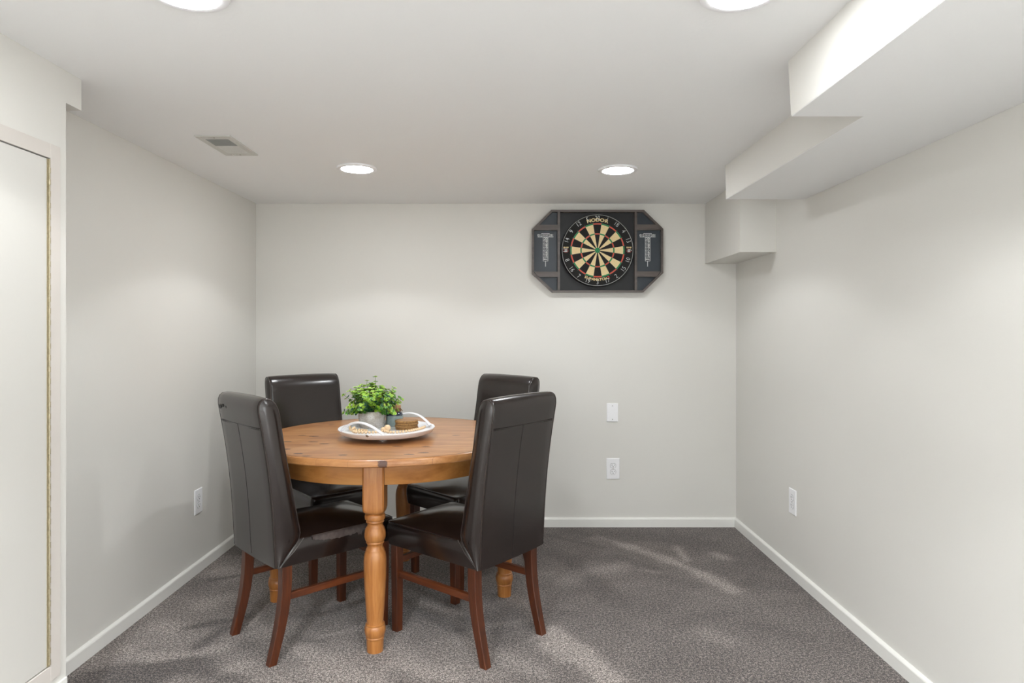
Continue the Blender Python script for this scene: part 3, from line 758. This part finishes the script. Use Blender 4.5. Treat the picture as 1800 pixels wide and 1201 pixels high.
# ------------------------------------------------------------------ tray and what stands on it
M['tray_white'] = None
m = N('worn_white_paint'); v = m.coord(); f = m.noise(v, 38, 5, .7)
m.l(m.ramp(f, [(.645, lin((236, 236, 238))), (.675, lin((120, 104, 88)))]), m.b.inputs['Base Color']); m.setp(Roughness=.5); M['tray_white'] = m.m
M['bead'] = plain('natural_wood_bead', lin((236, 206, 166)), .5, 0, .05, 60)
M['bark'] = plain('bark', lin((150, 112, 66)), .85, 0, .3, 160, .6)
m = N('wood_slice'); v = m.coord(); wv = m.n('ShaderNodeTexWave', wave_type='RINGS', rings_direction='Z'); wv.inputs['Scale'].default_value = 38; wv.inputs['Distortion'].default_value = 3; wv.inputs['Detail'].default_value = 2
m.l(v, wv.inputs[0]); m.l(m.ramp(wv.outputs[0], [(.2, lin((150, 112, 76))), (.8, lin((164, 126, 88)))]), m.b.inputs['Base Color']); m.setp(Roughness=.6); M['slice'] = m.m
m = N('stoneware_pot'); v = m.coord(); vo = m.n('ShaderNodeTexVoronoi', feature='DISTANCE_TO_EDGE'); vo.inputs['Scale'].default_value = 230; m.l(v, vo.inputs['Vector'])
f = m.noise(v, 30, 4, .6)
m.l(m.mix(m.ramp(vo.outputs[0], [(.02, (0, 0, 0, 1)), (.12, (1, 1, 1, 1))]), lin((158, 150, 141)), m.ramp(f, [(.35, lin((178, 168, 156))), (.65, lin((222, 221, 218)))])), m.b.inputs['Base Color'])
m.setp(Roughness=.65); m.bump(vo.outputs[0], .5, .003); M['pot'] = m.m
M['jar_glaze'] = plain('blue_grey_glaze', lin((150, 168, 168)), .3, 0, .25, 26, .1, .3)
M['jar_dark'] = plain('dark_blue_glaze', lin((44, 52, 66)), .15, 0, .2, 40, 0, .6)
M['cork'] = plain('cork', lin((190, 148, 108)), .8, 0, .2, 140, .3)
M['twine'] = plain('twine', lin((130, 100, 72)), .9, 0, .35, 200, .6)
M['soil'] = plain('potting_soil', lin((38, 34, 26)), .95, 0, .3, 90, .5)
M['stem'] = plain('plant_stem', lin((74, 96, 40)), .6)
def leafmat(name, c, edge):
    m = N(name); uv = m.n('ShaderNodeAttribute', attribute_name='rim'); f = m.noise(m.coord(), 60, 2)
    col = m.mix(m.ramp(uv.outputs['Fac'], [(.72, (0, 0, 0, 1)), (1, (1, 1, 1, 1))]), c, edge)
    m.l(col, m.b.inputs['Base Color']); m.setp(Roughness=.42); m.b.inputs['Subsurface Weight'].default_value = .15
    m.b.inputs['Subsurface Radius'].default_value = (.004, .008, .002); m.b.inputs['Subsurface Scale'].default_value = .5; return m.m
M['leaf'] = [leafmat('leaf_lime', lin((150, 196, 52)), lin((205, 226, 130))), leafmat('leaf_green', lin((84, 142, 54)), lin((168, 205, 122))), leafmat('leaf_deep', lin((38, 88, 58)), lin((128, 172, 128))), leafmat('leaf_olive', lin((128, 140, 56)), lin((180, 186, 110)))]

TX, TY, FZ = -.556, 2.962, .776          # tray centre, height of its floor
tray = thing('serving_tray', 'round worn white tray with two arched handles on the pine table', 'tray', (TX, TY, TZ))
fz = FZ - TZ; RX, RY = .212, .224
prof = [(.02, fz-.008), (.86, fz-.008), (.95, fz-.001), (1.0, fz+.016), (.998, fz+.0185), (.98, fz+.0175), (.935, fz+.006), (.90, fz+.0005), (.87, fz), (.02, fz)]
b = B(); n = 96
b.loft([[(q*RX*math.cos(2*PI*k/n), q*RY*math.sin(2*PI*k/n), z) for k in range(n)] for q, z in prof]).build('dish', M['tray_white'], tray, 40)
for k in range(3):
    a = 2*PI*k/3 + .5; B().lathe([(.016, 0), (.019, .004), (.018, .012), (.013, fz-.008)], (.085*math.cos(a), .085*math.sin(a), 0), 20).build('foot', M['tray_white'], tray, 50)
def handle(a0, a1, apex):
    P0 = Vector((.95*RX*math.cos(a0), .95*RY*math.sin(a0), fz+.010)); P1 = Vector((.95*RX*math.cos(a1), .95*RY*math.sin(a1), fz+.010))
    am = (a0 + a1) / 2; outw = Vector((math.cos(am), math.sin(am), 0)); pts = []
    for k in range(25):
        t = k / 24; u = math.sin(PI*t) ** .85
        p = P0.lerp(P1, t); p.z = fz + .014 + apex * u; p += outw * (.014 * u - .004); pts.append(p)
    b = B(); rings = []
    for i, p in enumerate(pts):
        tg = (pts[min(i+1, 24)] - pts[max(i-1, 0)]).normalized(); side = outw; up = side.cross(tg).normalized()
        wd = .0085
        if i < 3 or i > 21: wd = .009
        rings.append([p + side*a_*.0028 + up*0 + tg.cross(side)*c_*.0 + Vector((0, 0, 0)) + side*0 for a_, c_ in ()] or
                     [p + side*(wd*math.cos(2*PI*q/12)) + up*(.0046*math.sin(2*PI*q/12)) for q in range(12)])
    h = b.loft(rings).build('handle', M['tray_white'], tray, 50)
    for p in (P0, P1):
        d_ = Vector((p.x, p.y, 0)).normalized()
        B().sphere(p + d_*.006 + Vector((0, 0, .006)), .007, 12, 8, .6).build('rivet', M['tray_white'], h, 60)
handle(math.radians(203), math.radians(277), .046)
handle(math.radians(23), math.radians(97), .046)

# potted plant
px, py = -.648, 3.083
pl = thing('potted_plant', 'bushy green artificial plant in a patterned grey stoneware pot', 'plant', (px, py, FZ))
b = B(); b.lathe([(.050, 0), (.054, .002), (.0575, .016), (.061, .036), (.0632, .055), (.0615, .069), (.059, .075), (.0575, .0765), (.0555, .075), (.055, .066), (.001, .064)], n=48)
for v_ in b.bm.verts:
    q = 1 + .022 * mnoise.noise(Vector((v_.co.x*22, v_.co.y*22, v_.co.z*18))); v_.co.x *= q; v_.co.y *= q
b.build('pot', M['pot'], pl, 40)
B().lathe([(.0545, .0635), (.04, .069), (.001, .071)], n=32).build('soil', M['soil'], pl, 60)
leaf_bm = bmesh.new(); rim_vals = []
def add_leaf(pos, nrm, dirv, size, mi):
    nrm = nrm.normalized(); d_ = (dirv - nrm * dirv.dot(nrm)).normalized(); sd = nrm.cross(d_)
    c = leaf_bm.verts.new(pos + d_*size*.5 - nrm*size*.12); rim_vals.append(0)
    ringv = []; inn = []
    for k in range(12):
        a = 2*PI*k/12; rx = .44*math.sin(a)*(1 - .12*math.cos(a)); ry = .5 - .5*math.cos(a)
        up = nrm*size*.10
        ringv.append(leaf_bm.verts.new(pos + d_*size*ry + sd*size*rx + up)); rim_vals.append(1)
    for k in range(12):
        a = 2*PI*k/12; inn.append(leaf_bm.verts.new(pos + d_*size*(.5 - .34*math.cos(a)) + sd*size*.30*math.sin(a) + nrm*size*.0)); rim_vals.append(.55)
    for k in range(12):
        j = (k+1) % 12
        f = leaf_bm.faces.new((ringv[k], ringv[j], inn[j], inn[k])); f.material_index = mi; f.smooth = True
        f = leaf_bm.faces.new((inn[k], inn[j], c)); f.material_index = mi; f.smooth = True
stem_b = B()
rng = random.Random(11)
sprigs = []
for i in range(86):
    u = rng.random(); th = 2*PI*i*.618 + rng.uniform(-.2, .2); el = math.radians(rng.choice([8, 20, 35, 50, 65, 80]) + rng.uniform(-8, 8))
    ln = .098 + .030*rng.random()
    sprigs.append((th, el, ln))
sprigs += [(math.radians(80), math.radians(83), .158), (math.radians(140), math.radians(82), .142), (math.radians(172), math.radians(30), .138), (math.radians(2), math.radians(28), .138), (math.radians(10), math.radians(52), .132), (math.radians(195), math.radians(48), .128), (math.radians(240), math.radians(60), .12)]
for th, el, ln in sprigs:
    dv = Vector((math.cos(th)*math.cos(el), math.sin(th)*math.cos(el), math.sin(el)))
    p0 = Vector((math.cos(th)*.022, math.sin(th)*.022, .068)); pts = []
    for k in range(8):
        t = k/7; p = p0 + dv*ln*t*(.95); p.z += .018*t - .02*t*t*(1 if el < .5 else .3); p += Vector((rng.uniform(-1, 1), rng.uniform(-1, 1), rng.uniform(-1, 1)))*.0018
        if p.z < .084 and math.hypot(p.x, p.y) < .07: p.z = .084
        pts.append(p)
    stem_b.tube(pts, .0009, 5)
    for k in range(2, 8):
        t = k/7; tg = (pts[k] - pts[k-1]).normalized(); size = .0225 - .008*t + rng.uniform(-.002, .003)
        a0 = rng.uniform(0, PI)
        for q in range(3 if k < 7 else 4):
            a = a0 + q*2*PI/3 + rng.uniform(-.4, .4)
            ax = tg.orthogonal().normalized(); ax = Matrix.Rotation(a, 3, tg) @ ax
            d_ = (ax + tg*.55).normalized(); nr = (tg + Vector((0, 0, .5)) - ax*.35)
            shade = rng.random() + .5*(t - .6) + .35*(pts[k].z - .12)/.05*.3
            mi = 0 if shade > .62 else (1 if shade > .28 else 2)
            if rng.random() < .07: mi = 3
            add_leaf(pts[k] + ax*.001, nr, d_, size, mi)
stem_b.build('stems', M['stem'], pl, 60)
me = bpy.data.meshes.new('foliage'); leaf_bm.verts.index_update(); leaf_bm.to_mesh(me); leaf_bm.free()
at = me.attributes.new('rim', 'FLOAT', 'POINT'); at.data.foreach_set('value', rim_vals)
for mm in M['leaf']: me.materials.append(mm)
o = bpy.data.objects.new('foliage', me); COL.objects.link(o); o.parent = pl

# stoneware jar with a cork lid and twine
jr = thing('ceramic_jar', 'small blue-grey glazed jar with twine neck and cork lid beside the plant', 'jar', (-.553, 3.132, FZ))
B().lathe([(.034, 0), (.0375, .002), (.0395, .010), (.0400, .045), (.0395, .050)], n=40).build('body', M['jar_glaze'], jr, 50)
B().lathe([(.0396, .0495), (.0398, .054), (.036, .062), (.030, .067), (.0265, .069)], n=40).build('shoulder', M['jar_dark'], jr, 50, label='dark blue glazed shoulder')
b = B()
for k in range(4): b.tube([(.0300*math.cos(2*PI*q/24), .0300*math.sin(2*PI*q/24), .0695 + k*.0036) for q in range(24)], .0023, 6, True)
b.tube([(.030, -.006, .079), (.036, -.010, .076), (.040, -.012, .070)], .0018, 6); b.lathe([(.0285, .066), (.0285, .084)], n=24)
b.build('twine', M['twine'], jr, 50)
B().lathe([(.026, .080), (.0295, .084), (.0305, .090), (.0295, .097), (.026, .099), (.001, .0995)], n=32).build('lid', M['cork'], jr, 40)

# coasters
for k in range(4):
    t = thing('wood_coaster', ['lowest wood slice coaster, resting on the white tray', 'second wood slice coaster from the bottom of its stack', 'third wood slice coaster, just under the top one', 'topmost wood slice coaster of the stack on the tray'][k], 'coaster',
              (-.479 + (.0012, -.001, .0013, -.0008)[k], 3.028 + (.001, -.0012, .0004, .001)[k], FZ + .0104*k), k*1.3, 'wood slice coasters stacked on the tray')
    b = B(); n = 40; rings = []
    for z, q in ((0, .945), (.0016, .985), (.005, 1.0), (.0086, .99), (.0101, .955)):
        rings.append([(.0520*q*(1 + .02*mnoise.noise(Vector((math.cos(2*PI*i/n)*2, math.sin(2*PI*i/n)*2, k))))*math.cos(2*PI*i/n), .0520*q*(1 + .02*mnoise.noise(Vector((math.cos(2*PI*i/n)*2, math.sin(2*PI*i/n)*2, k))))*math.sin(2*PI*i/n), z) for i in range(n)])
    b.loft(rings).build('bark_edge', M['bark'], t, 40)
    b = B(); b.lathe([(.0482, .0099), (.0478, .01035), (.001, .01035)], n=n); b.build('wood_face', M['slice'], t)

# bead garland lying on the tray
gl = thing('bead_garland', 'string of pale wooden beads lying around the coasters on the tray', 'bead garland', (TX, TY, FZ))
path = [(-.745, 3.060), (-.735, 3.02), (-.722, 2.975), (-.705, 2.945), (-.680, 2.925), (-.655, 2.915), (-.640, 2.935), (-.660, 2.955), (-.690, 2.962), (-.700, 2.925), (-.675, 2.895), (-.640, 2.885), (-.605, 2.895), (-.580, 2.915), (-.555, 2.925), (-.540, 2.905), (-.515, 2.898), (-.490, 2.905), (-.462, 2.926), (-.437, 2.956), (-.417, 2.992), (-.404, 3.030), (-.400, 3.062)]
P = [Vector(p + (0,)) for p in path]; cr = []
for i in range(len(P) - 1):
    p0, p1, p2, p3 = P[max(i-1, 0)], P[i], P[i+1], P[min(i+2, len(P)-1)]
    for k in range(12):
        t = k/12; cr.append(.5*((2*p1) + (p2-p0)*t + (2*p0-5*p1+4*p2-p3)*t*t + (3*p1-p0-3*p2+p3)*t**3))
cr.append(P[-1]); br = .0060; acc = 0; spots = [cr[0]]
for a, c in zip(cr, cr[1:]):
    if (c - spots[-1]).length >= br*2.12: spots.append(c)
B().tube([(p.x - TX, p.y - TY, br) for p in spots], .0008, 5).build('string', M['twine'], gl)
proto_b = None
for i, p in enumerate(spots[:100]):
    if proto_b is None:
        proto_b = B().sphere((0, 0, 0), br, 14, 10).build('bead', M['bead'], gl, 80); o = proto_b
    else:
        o = proto_b.copy(); COL.objects.link(o); o.parent = gl
    dz = sum(.0105 for j in range(0, i - 2) if (spots[j] - p).length < br*1.9)
    o.location = (p.x - TX, p.y - TY, br + min(dz, .011))
for (x, y, r, z) in ((-.553, 2.955, .0150, 0), (-.570, 2.945, .0105, 0), (-.742, 3.083, .0120, .0)):
    B().sphere((0, 0, 0), r, 18, 12).build('large_bead', M['bead'], gl, 80, loc=(x - TX, y - TY, r + z))
